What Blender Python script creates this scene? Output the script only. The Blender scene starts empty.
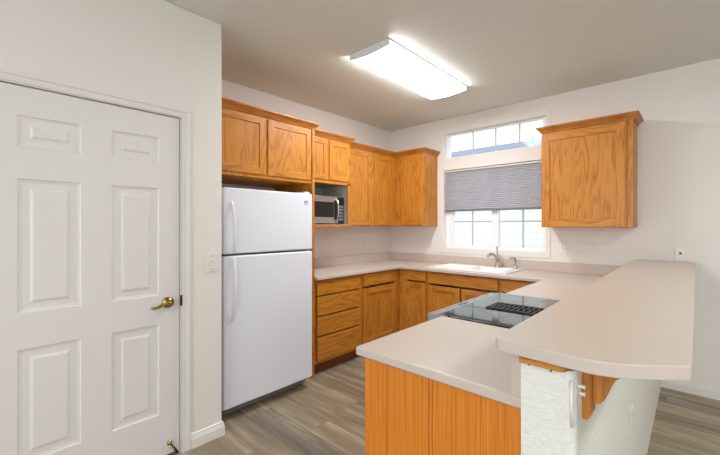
import bpy, bmesh, math, random
from mathutils import Vector, Matrix
random.seed(7)
S = bpy.context.scene
COL = S.collection

# ------------------------------------------------------------------ camera
cam_data = bpy.data.cameras.new('camera')
cam = bpy.data.objects.new('camera', cam_data)
COL.objects.link(cam)
cam.location = (3.153, -4.046, 1.381)
cam.rotation_euler = (math.pi/2, 0, 0.746)
cam_data.sensor_width = 36.0
cam_data.lens = 36.0*362.0/720.0
cam_data.shift_y = -1.8/720.0
cam_data.clip_start = 0.05
S.camera = cam

# ------------------------------------------------------------------ world, light, exposure
W = bpy.data.worlds.new('overcast_sky')
S.world = W
W.use_nodes = True
bgn = W.node_tree.nodes['Background']
bgn.inputs['Color'].default_value = (0.82, 0.92, 1.0, 1)
bgn.inputs['Strength'].default_value = 1.5

def area_light(name, loc, rot, sx, sy, power, color):
    d = bpy.data.lights.new(name, 'AREA')
    d.shape = 'RECTANGLE'; d.size = sx; d.size_y = sy; d.energy = power; d.color = color
    o = bpy.data.objects.new(name, d); COL.objects.link(o)
    o.location = loc; o.rotation_euler = rot
    return o
# fill area lights added outside the unseen living room windows, standing for daylight
area_light('daylight_rear_window', (3.4, -8.3, 1.45), (math.pi/2, 0, 0), 4.2, 2.1, 64, (0.88, 0.93, 1.0))
area_light('daylight_side_window', (6.9, -5.0, 1.55), (math.pi/2, 0, math.pi/2), 1.6, 1.3, 16, (0.95, 0.975, 1.0))
S.view_settings.view_transform = 'Standard'
S.view_settings.look = 'None'
S.view_settings.gamma = 1.0
S.view_settings.use_curve_mapping = False
S.view_settings.exposure = 0.43
try:
    S.cycles.use_denoising = True
    S.cycles.max_bounces = 10
    S.cycles.diffuse_bounces = 6
    S.cycles.caustics_reflective = False
    S.cycles.caustics_refractive = False
    S.cycles.sample_clamp_indirect = 6.0
except Exception:
    pass

# ------------------------------------------------------------------ materials
def lin(r, g, b):
    f = lambda c: (c/255/12.92) if c/255 <= 0.04045 else ((c/255+0.055)/1.055)**2.4
    return (f(r), f(g), f(b), 1.0)

class NT:
    def __init__(s, name):
        s.m = bpy.data.materials.new(name); s.m.use_nodes = True
        s.t = s.m.node_tree; s.b = s.t.nodes['Principled BSDF']; s.out = s.t.nodes['Material Output']
    def n(s, typ, **kw):
        x = s.t.nodes.new(typ)
        for k, v in kw.items(): setattr(x, k, v)
        return x
    def l(s, a, b): s.t.links.new(a, b)
    def val(s, sock, v):
        if hasattr(v, 'is_output'): s.l(v, sock)
        else: sock.default_value = v
    def math(s, op, a, b=0.0, c=None):
        x = s.n('ShaderNodeMath', operation=op)
        s.val(x.inputs[0], a); s.val(x.inputs[1], b)
        if c is not None: s.val(x.inputs[2], c)
        return x.outputs[0]
    def noise(s, vec, scale, detail=2.0, rough=0.5):
        x = s.n('ShaderNodeTexNoise')
        if vec is not None: s.l(vec, x.inputs['Vector'])
        x.inputs['Scale'].default_value = scale; x.inputs['Detail'].default_value = detail
        x.inputs['Roughness'].default_value = rough
        return x.outputs['Fac']
    def ramp(s, fac, stops, interp='LINEAR'):
        x = s.n('ShaderNodeValToRGB'); s.l(fac, x.inputs[0])
        e = x.color_ramp.elements; x.color_ramp.interpolation = interp
        while len(e) < len(stops): e.new(0.5)
        for k, (p, c) in enumerate(stops):
            e[k].position = p; e[k].color = c
        return x.outputs['Color']
    def mix(s, fac, a, b, blend='MIX'):
        x = s.n('ShaderNodeMix', data_type='RGBA', blend_type=blend)
        s.val(x.inputs[0], fac); s.val(x.inputs[6], a); s.val(x.inputs[7], b)
        return x.outputs[2]
    def bump(s, height, strength, dist=0.002):
        x = s.n('ShaderNodeBump'); x.inputs['Strength'].default_value = strength
        x.inputs['Distance'].default_value = dist
        s.l(height, x.inputs['Height']); s.l(x.outputs[0], s.b.inputs['Normal'])
    def pos(s):
        return s.n('ShaderNodeNewGeometry').outputs['Position']
    def comb(s, x, y, z):
        c = s.n('ShaderNodeCombineXYZ'); s.val(c.inputs[0], x); s.val(c.inputs[1], y); s.val(c.inputs[2], z)
        return c.outputs[0]
    def sep(s, v):
        c = s.n('ShaderNodeSeparateXYZ'); s.l(v, c.inputs[0]); return c.outputs

def plain(name, col, rough=0.5, metal=0.0, spec=None, coat=0.0):
    k = NT(name)
    k.b.inputs['Base Color'].default_value = col
    k.b.inputs['Roughness'].default_value = rough
    k.b.inputs['Metallic'].default_value = metal
    if spec is not None: k.b.inputs['Specular IOR Level'].default_value = spec
    if coat: k.b.inputs['Coat Weight'].default_value = coat; k.b.inputs['Coat Roughness'].default_value = 0.1
    return k.m

def painted(name, col, scale, strength, rough=0.65, dist=0.003):
    k = NT(name)
    p = k.pos()
    n1 = k.noise(p, scale, 3.0, 0.55)
    n2 = k.noise(p, 1.3, 2.0)
    c = k.mix(k.math('MULTIPLY', n2, 0.10), col, tuple(x*0.86 for x in col[:3])+(1,))
    k.l(c, k.b.inputs['Base Color'])
    k.b.inputs['Roughness'].default_value = rough
    k.bump(n1, strength, dist)
    return k.m

def oak(name, axis, base=(190, 121, 40), dark=(118, 60, 14), light=(205, 138, 53), freq=13.0, amount=0.62):
    """axis: direction of the grain, 'x', 'y' or 'z'"""
    k = NT(name)
    x, y, z = k.sep(k.pos())
    rnd = k.n('ShaderNodeObjectInfo').outputs['Random']
    if axis == 'z': across, along = k.math('ADD', x, y), z
    elif axis == 'x': across, along = k.math('ADD', y, z), x
    else: across, along = k.math('ADD', x, z), y
    off = k.math('MULTIPLY', rnd, 37.0)
    v = k.comb(k.math('ADD', k.math('MULTIPLY', across, 6.0), off), k.math('MULTIPLY', along, 0.75), off)
    n = k.noise(v, 1.0, 2.0, 0.45)
    rings = k.math('SINE', k.math('MULTIPLY', n, freq*6.283))
    rings = k.math('MULTIPLY_ADD', rings, 0.5, 0.5)
    rings = k.math('POWER', rings, 2.2)
    v2 = k.comb(k.math('MULTIPLY', across, 260.0), k.math('MULTIPLY', along, 9.0), off)
    pores = k.noise(v2, 1.0, 2.0, 0.6)
    pores = k.math('SUBTRACT', pores, 0.45); pores = k.math('MAXIMUM', pores, 0.0); pores = k.math('MULTIPLY', pores, 2.6)
    v3 = k.comb(k.math('MULTIPLY', across, 22.0), k.math('MULTIPLY', along, 1.2), off)
    broad = k.noise(v3, 1.0, 2.0)
    c = k.mix(broad, lin(*base), lin(*light))
    fac = k.math('MULTIPLY', rings, amount)
    fac = k.math('MULTIPLY', fac, k.math('ADD', 0.35, k.math('MULTIPLY', pores, 1.6)))
    fac = k.math('MINIMUM', fac, 0.85)
    c = k.mix(fac, c, lin(*dark))
    c = k.mix(k.math('MULTIPLY', pores, 0.22), c, lin(*dark))
    k.l(c, k.b.inputs['Base Color'])
    k.b.inputs['Roughness'].default_value = 0.38
    k.b.inputs['Specular IOR Level'].default_value = 0.4
    return k.m

def veneer(name):
    """orange straight-grained oak plywood with a few dark strip joints"""
    k = NT(name)
    x, y, z = k.sep(k.pos())
    v = k.comb(k.math('MULTIPLY', x, 170.0), k.math('MULTIPLY', y, 70.0), k.math('MULTIPLY', z, 1.6))
    fine = k.noise(v, 1.0, 4.0, 0.65)
    v2 = k.comb(k.math('MULTIPLY', x, 11.0), 0.0, k.math('MULTIPLY', z, 0.5))
    br = k.noise(v2, 1.0, 2.0)
    c = k.ramp(fine, [(0.32, lin(168, 90, 16)), (0.5, lin(214, 128, 34)), (0.68, lin(230, 148, 50))])
    c = k.mix(k.math('MULTIPLY', br, 0.6), c, lin(206, 116, 26))
    wob = k.math('MULTIPLY_ADD', k.noise(k.comb(0.0, 0.0, z), 5.0, 2.0), 0.016, -0.008)
    xs = k.math('ADD', x, wob)
    tot = None
    for c0, wd in ((2.322, 0.004), (2.500, 0.005), (2.515, 0.003)):
        d = k.math('ABSOLUTE', k.math('SUBTRACT', xs, c0))
        g = k.math('SUBTRACT', 1.0, k.math('MINIMUM', k.math('DIVIDE', d, wd), 1.0))
        tot = g if tot is None else k.math('MAXIMUM', tot, g)
    c = k.mix(k.math('MULTIPLY', tot, 0.6), c, lin(112, 52, 12))
    k.l(c, k.b.inputs['Base Color'])
    k.b.inputs['Roughness'].default_value = 0.42
    return k.m

def laminate(name, col, col2):
    k = NT(name)
    p = k.pos()
    n = k.noise(p, 420.0, 2.0, 0.7)
    c = k.mix(k.math('MULTIPLY', n, 0.8), col, col2)
    k.l(c, k.b.inputs['Base Color'])
    k.b.inputs['Roughness'].default_value = 0.36
    k.b.inputs['Specular IOR Level'].default_value = 0.45
    return k.m

def planks(name):
    k = NT(name)
    x, y, z = k.sep(k.pos())
    wdt, ln = 0.178, 1.22
    row = k.math('FLOOR', k.math('DIVIDE', y, wdt))
    wn = k.n('ShaderNodeTexWhiteNoise', noise_dimensions='1D'); k.l(row, wn.inputs['W'])
    xo = k.math('ADD', k.math('DIVIDE', x, ln), k.math('MULTIPLY', wn.outputs['Value'], 7.3))
    colm = k.math('FLOOR', xo)
    w2 = k.n('ShaderNodeTexWhiteNoise', noise_dimensions='2D'); k.l(k.comb(row, colm, 0.0), w2.inputs['Vector'])
    pr = w2.outputs['Value']
    shift = k.math('MULTIPLY', pr, 31.0)
    v = k.comb(k.math('ADD', k.math('MULTIPLY', x, 1.6), shift), k.math('MULTIPLY', y, 13.0), shift)
    g1 = k.noise(v, 1.0, 4.0, 0.6)
    v2 = k.comb(k.math('ADD', k.math('MULTIPLY', x, 5.0), shift), k.math('MULTIPLY', y, 75.0), shift)
    g2 = k.noise(v2, 1.0, 3.0, 0.6)
    base = k.ramp(pr, [(0.0, lin(96, 91, 86)), (0.3, lin(132, 124, 114)), (0.6, lin(160, 143, 118)), (0.85, lin(190, 172, 142)), (1.0, lin(150, 142, 134))])
    streak = k.ramp(g1, [(0.34, lin(82, 74, 66)), (0.5, lin(142, 128, 110)), (0.66, lin(206, 188, 158))])
    c = k.mix(0.5, base, streak)
    c = k.mix(k.math('MULTIPLY', k.math('SUBTRACT', 1.0, g2), 0.35), c, lin(74, 64, 54))
    fy = k.math('FRACT', k.math('DIVIDE', y, wdt)); fx = k.math('FRACT', xo)
    sy = k.math('LESS_THAN', k.math('MINIMUM', fy, k.math('SUBTRACT', 1.0, fy)), 0.010)
    sx = k.math('LESS_THAN', k.math('MINIMUM', fx, k.math('SUBTRACT', 1.0, fx)), 0.0016)
    seam = k.math('MAXIMUM', sx, sy)
    c = k.mix(k.math('MULTIPLY', seam, 0.55), c, lin(64, 54, 46))
    k.l(c, k.b.inputs['Base Color'])
    k.b.inputs['Roughness'].default_value = 0.42
    k.bump(g2, 0.15, 0.001)
    return k.m

def glass_pane(name, gloss=0.08):
    k = NT(name)
    tr = k.n('ShaderNodeBsdfTransparent'); gl = k.n('ShaderNodeBsdfGlossy'); gl.inputs['Roughness'].default_value = 0.02
    mx = k.n('ShaderNodeMixShader'); mx.inputs[0].default_value = gloss
    k.l(tr.outputs[0], mx.inputs[1]); k.l(gl.outputs[0], mx.inputs[2]); k.l(mx.outputs[0], k.out.inputs['Surface'])
    return k.m

def shade_fabric(name):
    k = NT(name)
    p = k.pos()
    n = k.noise(p, 600.0, 2.0)
    c = k.mix(k.math('MULTIPLY', n, 0.4), lin(216, 216, 222), lin(204, 204, 210))
    df = k.n('ShaderNodeBsdfDiffuse'); tl = k.n('ShaderNodeBsdfTranslucent'); mx = k.n('ShaderNodeMixShader')
    k.l(c, df.inputs[0]); k.l(c, tl.inputs[0]); mx.inputs[0].default_value = 0.42
    k.l(df.outputs[0], mx.inputs[1]); k.l(tl.outputs[0], mx.inputs[2]); k.l(mx.outputs[0], k.out.inputs['Surface'])
    return k.m

def siding_mat(name):
    k = NT(name)
    n = k.noise(k.pos(), 3.0, 2.0)
    k.l(k.mix(k.math('MULTIPLY', n, 0.25), lin(244, 241, 232), lin(228, 226, 218)), k.b.inputs['Base Color'])
    k.b.inputs['Roughness'].default_value = 0.7
    return k.m

def glow(name, col, strength):
    k = NT(name)
    k.b.inputs['Base Color'].default_value = (0.9, 0.9, 0.9, 1)
    k.b.inputs['Emission Color'].default_value = col
    k.b.inputs['Emission Strength'].default_value = strength
    return k.m

M = {}
M['wall'] = painted('wall_paint', lin(230, 225, 220), 95.0, 0.16)
M['pony'] = painted('orange_peel_plaster', lin(226, 226, 220), 70.0, 1.0, 0.65, 0.005)
M['ceiling'] = painted('ceiling_paint', lin(223, 227, 221), 70.0, 0.22)
M['trim'] = plain('white_trim_paint', lin(226, 223, 220), 0.35)
M['door'] = plain('white_door_paint', lin(222, 219, 218), 0.38)
M['floor'] = planks('vinyl_plank_floor')
M['oak_z'] = oak('oak_vertical_grain', 'z')
M['oak_x'] = oak('oak_grain_along_back_wall', 'x')
M['oak_y'] = oak('oak_grain_along_side_wall', 'y')
M['oak_crown'] = oak('oak_crown_stain_x', 'x', (178, 108, 36), (112, 58, 14), (194, 126, 48))  # oak darkened in colour for the shade on the downward crown faces
M['oak_crown_z'] = oak('oak_darker_stain_z', 'z', (178, 108, 36), (112, 58, 14), (194, 126, 48))  # corbel oak, with the shade under the bar put into its colour
M['oak_crown_y'] = oak('oak_crown_stain_y', 'y', (178, 108, 36), (112, 58, 14), (194, 126, 48))  # crown shade in the oak tone, side wall run
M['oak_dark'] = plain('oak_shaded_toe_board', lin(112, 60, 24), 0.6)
M['oak_inner'] = plain('pale_cabinet_lining', lin(206, 202, 194), 0.5)
M['veneer'] = veneer('oak_veneer_panel')
M['counter'] = laminate('beige_laminate', lin(208, 196, 186), lin(183, 170, 159))
M['white_appl'] = plain('white_appliance_enamel', lin(228, 231, 240), 0.32)
M['grey_gasket'] = plain('grey_gasket', lin(92, 92, 96), 0.6)
M['grey_plastic'] = plain('grey_plastic', lin(130, 130, 132), 0.5)
M['dark_plastic'] = plain('black_plastic', lin(24, 24, 27), 0.35)
M['black_iron'] = plain('black_cast_vent', lin(16, 16, 18), 0.45)
M['steel'] = plain('brushed_steel', lin(198, 199, 204), 0.28, 1.0)
M['steel_l'] = plain('satin_silver_panel', lin(168, 172, 182), 0.32, 0.85)
M['black_glass'] = plain('black_ceramic_glass', lin(38, 40, 46), 0.03, 0.0, 0.9)
M['mw_glass'] = plain('smoked_oven_glass', lin(40, 39, 38), 0.2, 0.0, 0.3)
M['ring'] = plain('grey_burner_ring', lin(92, 94, 100), 0.25)
M['brass'] = plain('polished_brass', lin(158, 130, 62), 0.2, 1.0)
M['dark_brass'] = plain('aged_brass', lin(92, 70, 40), 0.4, 0.9)
M['nickel'] = plain('brushed_nickel', lin(182, 176, 168), 0.36, 1.0)
M['sink'] = plain('white_sink_enamel', lin(246, 246, 246), 0.16)
M['plate'] = plain('white_cover_plate', lin(229, 225, 218), 0.35)
M['slot'] = plain('dark_slot', lin(58, 54, 50), 0.6)
M['vinyl'] = plain('white_window_vinyl', lin(240, 242, 244), 0.35)
M['muntin'] = plain('pale_grey_grid_bar', lin(176, 184, 194), 0.5)  # bars greyed in colour to look dark against the daylight
M['glass'] = glass_pane('window_glass', 0.010)
M['shade'] = shade_fabric('grey_cellular_fabric')
M['shade_head'] = plain('pale_shade_rail', lin(206, 202, 196), 0.5)
M['shade_rail'] = plain('grey_shade_rail', lin(120, 118, 118), 0.5)
M['diffuser'] = glow('lit_light_diffuser', (0.985, 0.99, 0.985, 1), 20.0)
M['fixture'] = plain('white_fixture_enamel', lin(222, 222, 220), 0.4)
M['siding'] = siding_mat('pale_house_siding')
M['roof'] = plain('grey_roof_shingle', lin(186, 190, 198), 0.9)
M['fascia'] = plain('blue_grey_fascia', lin(152, 162, 180), 0.6)
M['ground'] = plain('outdoor_gravel', lin(170, 165, 155), 0.9)

# ------------------------------------------------------------------ mesh building
ORG = {}
def q(o, label, cat, group=None, kind=None):
    if label: o['label'] = label
    if cat: o['category'] = cat
    if group: o['group'] = group
    if kind: o['kind'] = kind
    return o

class MB:
    def __init__(s): s.bm = bmesh.new()
    def box(s, x0, y0, z0, x1, y1, z1):
        vs = [s.bm.verts.new(p) for p in ((x0,y0,z0),(x1,y0,z0),(x1,y1,z0),(x0,y1,z0),(x0,y0,z1),(x1,y0,z1),(x1,y1,z1),(x0,y1,z1))]
        for f in ((0,3,2,1),(4,5,6,7),(0,1,5,4),(1,2,6,5),(2,3,7,6),(3,0,4,7)):
            s.bm.faces.new([vs[i] for i in f])
        return s
    def prism(s, poly, axis, a0, a1):
        """poly: 2D outline; axis z: (x,y), axis y: (x,z), axis x: (y,z)"""
        def P(p, a):
            return {'z': (p[0], p[1], a), 'y': (p[0], a, p[1]), 'x': (a, p[0], p[1])}[axis]
        A = [s.bm.verts.new(P(p, a0)) for p in poly]; B = [s.bm.verts.new(P(p, a1)) for p in poly]
        s.bm.faces.new(A[::-1]); s.bm.faces.new(B)
        n = len(poly)
        for i in range(n): s.bm.faces.new((A[i], A[(i+1) % n], B[(i+1) % n], B[i]))
        return s
    def grid(s, us, vs, inc, axis, a0, a1):
        """solid of the cells (i,j) with inc(i,j) true, between a0 and a1 on axis"""
        def P(u, v, a):
            return {'z': (u, v, a), 'y': (u, a, v), 'x': (a, u, v)}[axis]
        cache = {}
        def V(i, j, k):
            if (i, j, k) not in cache: cache[(i, j, k)] = s.bm.verts.new(P(us[i], vs[j], (a0, a1)[k]))
            return cache[(i, j, k)]
        nu, nv = len(us)-1, len(vs)-1
        ok = lambda i, j: 0 <= i < nu and 0 <= j < nv and inc(i, j)
        for i in range(nu):
            for j in range(nv):
                if not ok(i, j): continue
                s.bm.faces.new([V(i,j,0), V(i,j+1,0), V(i+1,j+1,0), V(i+1,j,0)])
                s.bm.faces.new([V(i,j,1), V(i+1,j,1), V(i+1,j+1,1), V(i,j+1,1)])
                if not ok(i-1, j): s.bm.faces.new([V(i,j,0), V(i,j,1), V(i,j+1,1), V(i,j+1,0)])
                if not ok(i+1, j): s.bm.faces.new([V(i+1,j,0), V(i+1,j+1,0), V(i+1,j+1,1), V(i+1,j,1)])
                if not ok(i, j-1): s.bm.faces.new([V(i,j,0), V(i+1,j,0), V(i+1,j,1), V(i,j,1)])
                if not ok(i, j+1): s.bm.faces.new([V(i,j+1,0), V(i,j+1,1), V(i+1,j+1,1), V(i+1,j+1,0)])
        return s
    def tube(s, pts, r, n=12):
        pts = [Vector(p) for p in pts]
        rs = r if isinstance(r, (list, tuple)) else [r]*len(pts)
        rings = []; prev = None
        for i, p in enumerate(pts):
            t = (pts[min(i+1, len(pts)-1)]-pts[max(i-1, 0)]).normalized()
            if prev is None:
                a = t.orthogonal().normalized()
            else:
                a = (prev - t*prev.dot(t))
                a = a.normalized() if a.length > 1e-6 else t.orthogonal().normalized()
            prev = a; b = t.cross(a)
            rings.append([s.bm.verts.new(p+(a*math.cos(2*math.pi*k/n)+b*math.sin(2*math.pi*k/n))*rs[i]) for k in range(n)])
        for A, B in zip(rings, rings[1:]):
            for k in range(n): s.bm.faces.new((A[k], A[(k+1) % n], B[(k+1) % n], B[k]))
        s.bm.faces.new(rings[0][::-1]); s.bm.faces.new(rings[-1])
        return s
    def lathe(s, c, axis, prof, n=24):
        """prof: (distance along axis, radius)"""
        ax = Vector(axis).normalized(); a = ax.orthogonal().normalized(); b = ax.cross(a); c = Vector(c)
        rings = [[s.bm.verts.new(c+ax*d+(a*math.cos(2*math.pi*k/n)+b*math.sin(2*math.pi*k/n))*max(r, 1e-4)) for k in range(n)] for d, r in prof]
        for A, B in zip(rings, rings[1:]):
            for k in range(n): s.bm.faces.new((A[k], A[(k+1) % n], B[(k+1) % n], B[k]))
        s.bm.faces.new(rings[0][::-1]); s.bm.faces.new(rings[-1])
        return s
    def sweep(s, path, prof, side=1, segs=None):
        """closed profile (out, z) carried along a plan path with mitred corners"""
        P = [Vector(p) for p in path]
        def nrm(i):
            d = (P[i+1]-P[i]).normalized(); return Vector((d.y, -d.x))*side
        offs = []
        for i in range(len(P)):
            if i == 0: offs.append(nrm(0))
            elif i == len(P)-1: offs.append(nrm(i-1))
            else:
                a, b = nrm(i-1), nrm(i); m = (a+b).normalized(); offs.append(m/max(m.dot(a), 0.2))
        segs = range(len(P)-1) if segs is None else segs
        idx = sorted(set([i for k in segs for i in (k, k+1)]))
        R = {i: [s.bm.verts.new((P[i].x+offs[i].x*o, P[i].y+offs[i].y*o, z)) for o, z in prof] for i in idx}
        n = len(prof)
        for k in segs:
            A, B = R[k], R[k+1]
            for i in range(n): s.bm.faces.new((A[i], A[(i+1) % n], B[(i+1) % n], B[i]))
        s.bm.faces.new(R[idx[0]][::-1]); s.bm.faces.new(R[idx[-1]])
        return s
    def build(s, name, mat, parent=None, bevel=0.0, smooth=False, segs=2, angle=40):
        bm = s.bm
        bmesh.ops.recalc_face_normals(bm, faces=bm.faces[:])
        xs = [v.co for v in bm.verts]
        if parent is None:
            o0 = Vector(((min(v.x for v in xs)+max(v.x for v in xs))/2, (min(v.y for v in xs)+max(v.y for v in xs))/2, min(v.z for v in xs)))
        else: o0 = ORG[parent.name]
        for v in bm.verts: v.co -= o0
        me = bpy.data.meshes.new(name); bm.to_mesh(me); bm.free()
        me.materials.append(M[mat] if isinstance(mat, str) else mat)
        if smooth:
            for p in me.polygons: p.use_smooth = True
        o = bpy.data.objects.new(name, me); COL.objects.link(o)
        ORG[o.name] = o0.copy()
        if parent is None: o.location = o0
        else: o.parent = parent
        if bevel:
            b = o.modifiers.new('bevel', 'BEVEL'); b.width = bevel; b.segments = segs
            b.limit_method = 'ANGLE'; b.angle_limit = math.radians(angle)
        return o

def thing(name, label, cat, loc, group=None, kind=None):
    o = bpy.data.objects.new(name, None); COL.objects.link(o)
    o.empty_display_size = 0.1; o.location = loc
    ORG[o.name] = Vector(loc)
    return q(o, label, cat, group, kind)

def arc(cx, cy, r, a0, a1, n=8):
    return [(cx+r*math.cos(math.radians(a0+(a1-a0)*k/n)), cy+r*math.sin(math.radians(a0+(a1-a0)*k/n))) for k in range(n+1)]

# ------------------------------------------------------------------ room shell
CE = 2.711                 # ceiling height
XR, YR = 6.5, -8.0         # far living room walls
q(MB().box(-0.12, YR-0.12, -0.10, XR+0.12, 0.12, 0.0).build('floor', 'floor'), 'grey brown wood plank vinyl floor running under kitchen and hall', 'floor', kind='structure')
q(MB().box(-0.12, YR-0.12, CE, XR+0.12, 0.12, CE+0.10).build('ceiling', 'ceiling'), 'flat beige white textured ceiling above the kitchen', 'ceiling', kind='structure')
q(MB().box(-0.12, YR, 0, 0, 0, CE).build('wall_left', 'wall'), 'cream wall behind refrigerator and side cabinets', 'wall', kind='structure')

# back wall with the transom and slider openings
WX0, WX1 = 0.846, 2.026
LZ0, LZ1, TZ0, TZ1 = 1.105, 2.070, 2.220, 2.522
us = [-0.12, WX0, WX1, XR+0.12]; vs = [0, LZ0, LZ1, TZ0, TZ1, CE]
q(MB().grid(us, vs, lambda i, j: not (i == 1 and j in (1, 3)), 'y', 0.0, 0.14).build('wall_back', 'wall'), 'cream back wall with the sink window and transom in it', 'wall', kind='structure')

# closet block with the white door
DY0, DY1, DZ = -4.012, -3.166, 2.042
us = [YR, DY0, DY1, -2.908]; vs = [0, DZ, CE]
q(MB().grid(us, vs, lambda i, j: not (i == 1 and j == 0), 'x', 0.74, 0.86).build('wall_closet', 'wall', bevel=0.008), 'near white wall holding the panelled door beside the refrigerator', 'wall', kind='structure')
q(MB().box(0.0, -3.03, 0, 0.7405, -2.9085, CE).build('wall_alcove', 'wall'), 'short return wall on the door side of the refrigerator', 'wall', kind='structure')

# living room walls out of frame, with their windows
us = [YR, -5.8, -4.2, 0.0]; vs = [0, 0.9, 2.2, CE]
q(MB().grid(us, vs, lambda i, j: not (i == 1 and j == 1), 'x', XR, XR+0.12).build('wall_right', 'wall'), 'cream living room wall with a white framed window', 'wall', kind='structure')
us = [0.86, 1.3, 5.5, XR]; vs = [0, 0.4, 2.5, CE]
q(MB().grid(us, vs, lambda i, j: not (i == 1 and j == 1), 'y', YR-0.12, YR).build('wall_rear', 'wall'), 'cream living room wall opposite the kitchen window', 'wall', kind='structure')

def far_window(name, axis, a0, a1, us, z0, z1, label):
    t = None
    f = MB()
    u0, u1 = us
    uu = [u0, u0+0.05, (u0+u1)/2-0.03, (u0+u1)/2+0.03, u1-0.05, u1]; vv = [z0, z0+0.05, z1-0.05, z1]
    f.grid(uu, vv, lambda i, j: not (i in (1, 3) and j == 1), axis, a0, a1)
    o = q(f.build(name, 'vinyl'), label, 'window', kind='structure')
    m = (a0+a1)/2
    g = MB()
    if axis == 'x': g.box(m-.003, u0+.04, z0+.04, m+.003, u1-.04, z1-.04)
    else: g.box(u0+.04, m-.003, z0+.04, u1-.04, m+.003, z1-.04)
    g.build('pane', 'glass', o)
far_window('window_3', 'x', XR+0.03, XR+0.09, (-5.8, -4.2), 0.9, 2.2, 'white framed side window of the living room')
far_window('window_4', 'y', YR-0.09, YR-0.03, (1.3, 5.5), 0.4, 2.5, 'white framed picture window of the living room')

# partition (pony) wall carrying the breakfast bar
PX0, PX1, PY = 2.815, 2.942, -3.052
poly = [(PX0, 0.0)] + [(PX0, PY)] + arc(PX1-0.022, PY+0.022, 0.022, -90, 0, 6) + [(PX1, 0.0)]
q(MB().prism(poly, 'z', 0, 1.0260).build('wall_partition', 'pony'), 'white textured half wall with rounded corner below the breakfast bar', 'wall', kind='structure')
for hx, hz_ in ((2.835, 1.0185), (2.888, 1.0165)):
    MB().lathe((hx, PY-0.0002, hz_), (0, -1, 0), [(0, 0.0030), (0.0012, 0.0028), (0.0016, 0.0015)], 12).build('screw_plug', 'slot', bpy.data.objects['wall_partition'])

# baseboards
bp = [(0, 0), (0.014, 0), (0.014, 0.058), (0.011, 0.062), (0.011, 0.070), (0.007, 0.078), (0.007, 0.086), (0.0, 0.092)]
q(MB().sweep([(0.86, -3.112), (0.86, -2.908), (0.76, -2.908)], bp, 1).build('baseboard_closet', 'trim'), 'white moulded baseboard wrapping the wall corner beside the door', 'baseboard', kind='structure')
q(MB().sweep([(2.942, 0.0), (XR, 0.0)], bp, 1).build('baseboard_back', 'trim'), 'white baseboard along back wall beyond the half wall', 'baseboard', kind='structure')

# ------------------------------------------------------------------ door, casing
dr = MB()
DX = 0.852
def door_face():
    bm = dr.bm
    ys = [-4.009, -3.893, -3.655, -3.523, -3.288, -3.1755]; zs = [0.022, 0.272, 0.803, 0.973, 1.600, 1.748, 1.896, 2.0305]
    cache = {}
    def V(x, y, z):
        kk = (round(x, 5), round(y, 5), round(z, 5))
        if kk not in cache: cache[kk] = bm.verts.new((x, y, z))
        return cache[kk]
    for i in range(5):
        for j in range(7):
            y0, y1, z0, z1 = ys[i], ys[i+1], zs[j], zs[j+1]
            if i in (1, 3) and j in (1, 3, 5):
                rings = [(0.0, 0.0), (0.005, -0.005), (0.018, -0.0075), (0.044, -0.0068), (0.055, -0.0015), (0.057, -0.001)]
                R = [[V(DX+d, y0+s_, z0+s_), V(DX+d, y1-s_, z0+s_), V(DX+d, y1-s_, z1-s_), V(DX+d, y0+s_, z1-s_)] for s_, d in rings]
                for A, B in zip(R, R[1:]):
                    for k in range(4): bm.faces.new((A[k], A[(k+1) % 4], B[(k+1) % 4], B[k]))
                bm.faces.new(R[-1])
            else:
                bm.faces.new((V(DX, y0, z0), V(DX, y1, z0), V(DX, y1, z1), V(DX, y0, z1)))
    # edges and back of the slab
    B = DX-0.035
    pts = [V(B, ys[0], zs[0]), V(B, ys[-1], zs[0]), V(B, ys[-1], zs[-1]), V(B, ys[0], zs[-1])]
    bm.faces.new(pts[::-1])
    bm.faces.new([V(DX, y, zs[0]) for y in ys] + [pts[1], pts[0]])
    bm.faces.new([V(DX, y, zs[-1]) for y in ys] + [pts[2], pts[3]])
    bm.faces.new([V(DX, ys[0], z) for z in zs] + [pts[3], pts[0]])
    bm.faces.new([V(DX, ys[-1], z) for z in zs] + [pts[2], pts[1]])
door_face()
door = q(dr.build('door_1', 'door'), 'white six panel interior door with a brass lever', 'door', kind='structure')
hy, hz = -3.240, 0.925
h = MB().lathe((DX, hy, hz), (1, 0, 0), [(0, 0.033), (0.006, 0.033), (0.012, 0.027), (0.016, 0.016), (0.040, 0.012), (0.052, 0.012)]).build('door_handle', 'brass', door, smooth=True)
MB().tube([(DX+0.050, hy+0.008, hz), (DX+0.056, hy-0.012, hz+0.004), (DX+0.056, hy-0.04, hz+0.002), (DX+0.054, hy-0.075, hz-0.012), (DX+0.052, hy-0.092, hz-0.014), (DX+0.050, hy-0.106, hz-0.010)], [0.010, 0.011, 0.009, 0.0075, 0.0075, 0.007], 12).build('lever', 'brass', h, smooth=True)
s_ = MB().lathe((DX, -3.232, 0.088), (1, 0, 0), [(0, 0.014), (0.006, 0.014), (0.008, 0.006), (0.02, 0.006)], 16).build('door_stop', 'brass', door, smooth=True)
MB().tube([(DX+0.018, -3.232, 0.088), (DX+0.030, -3.215, 0.060), (DX+0.042, -3.200, 0.030)], [0.006, 0.006, 0.009], 10).build('stop_arm', 'dark_brass', s_, smooth=True)

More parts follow.
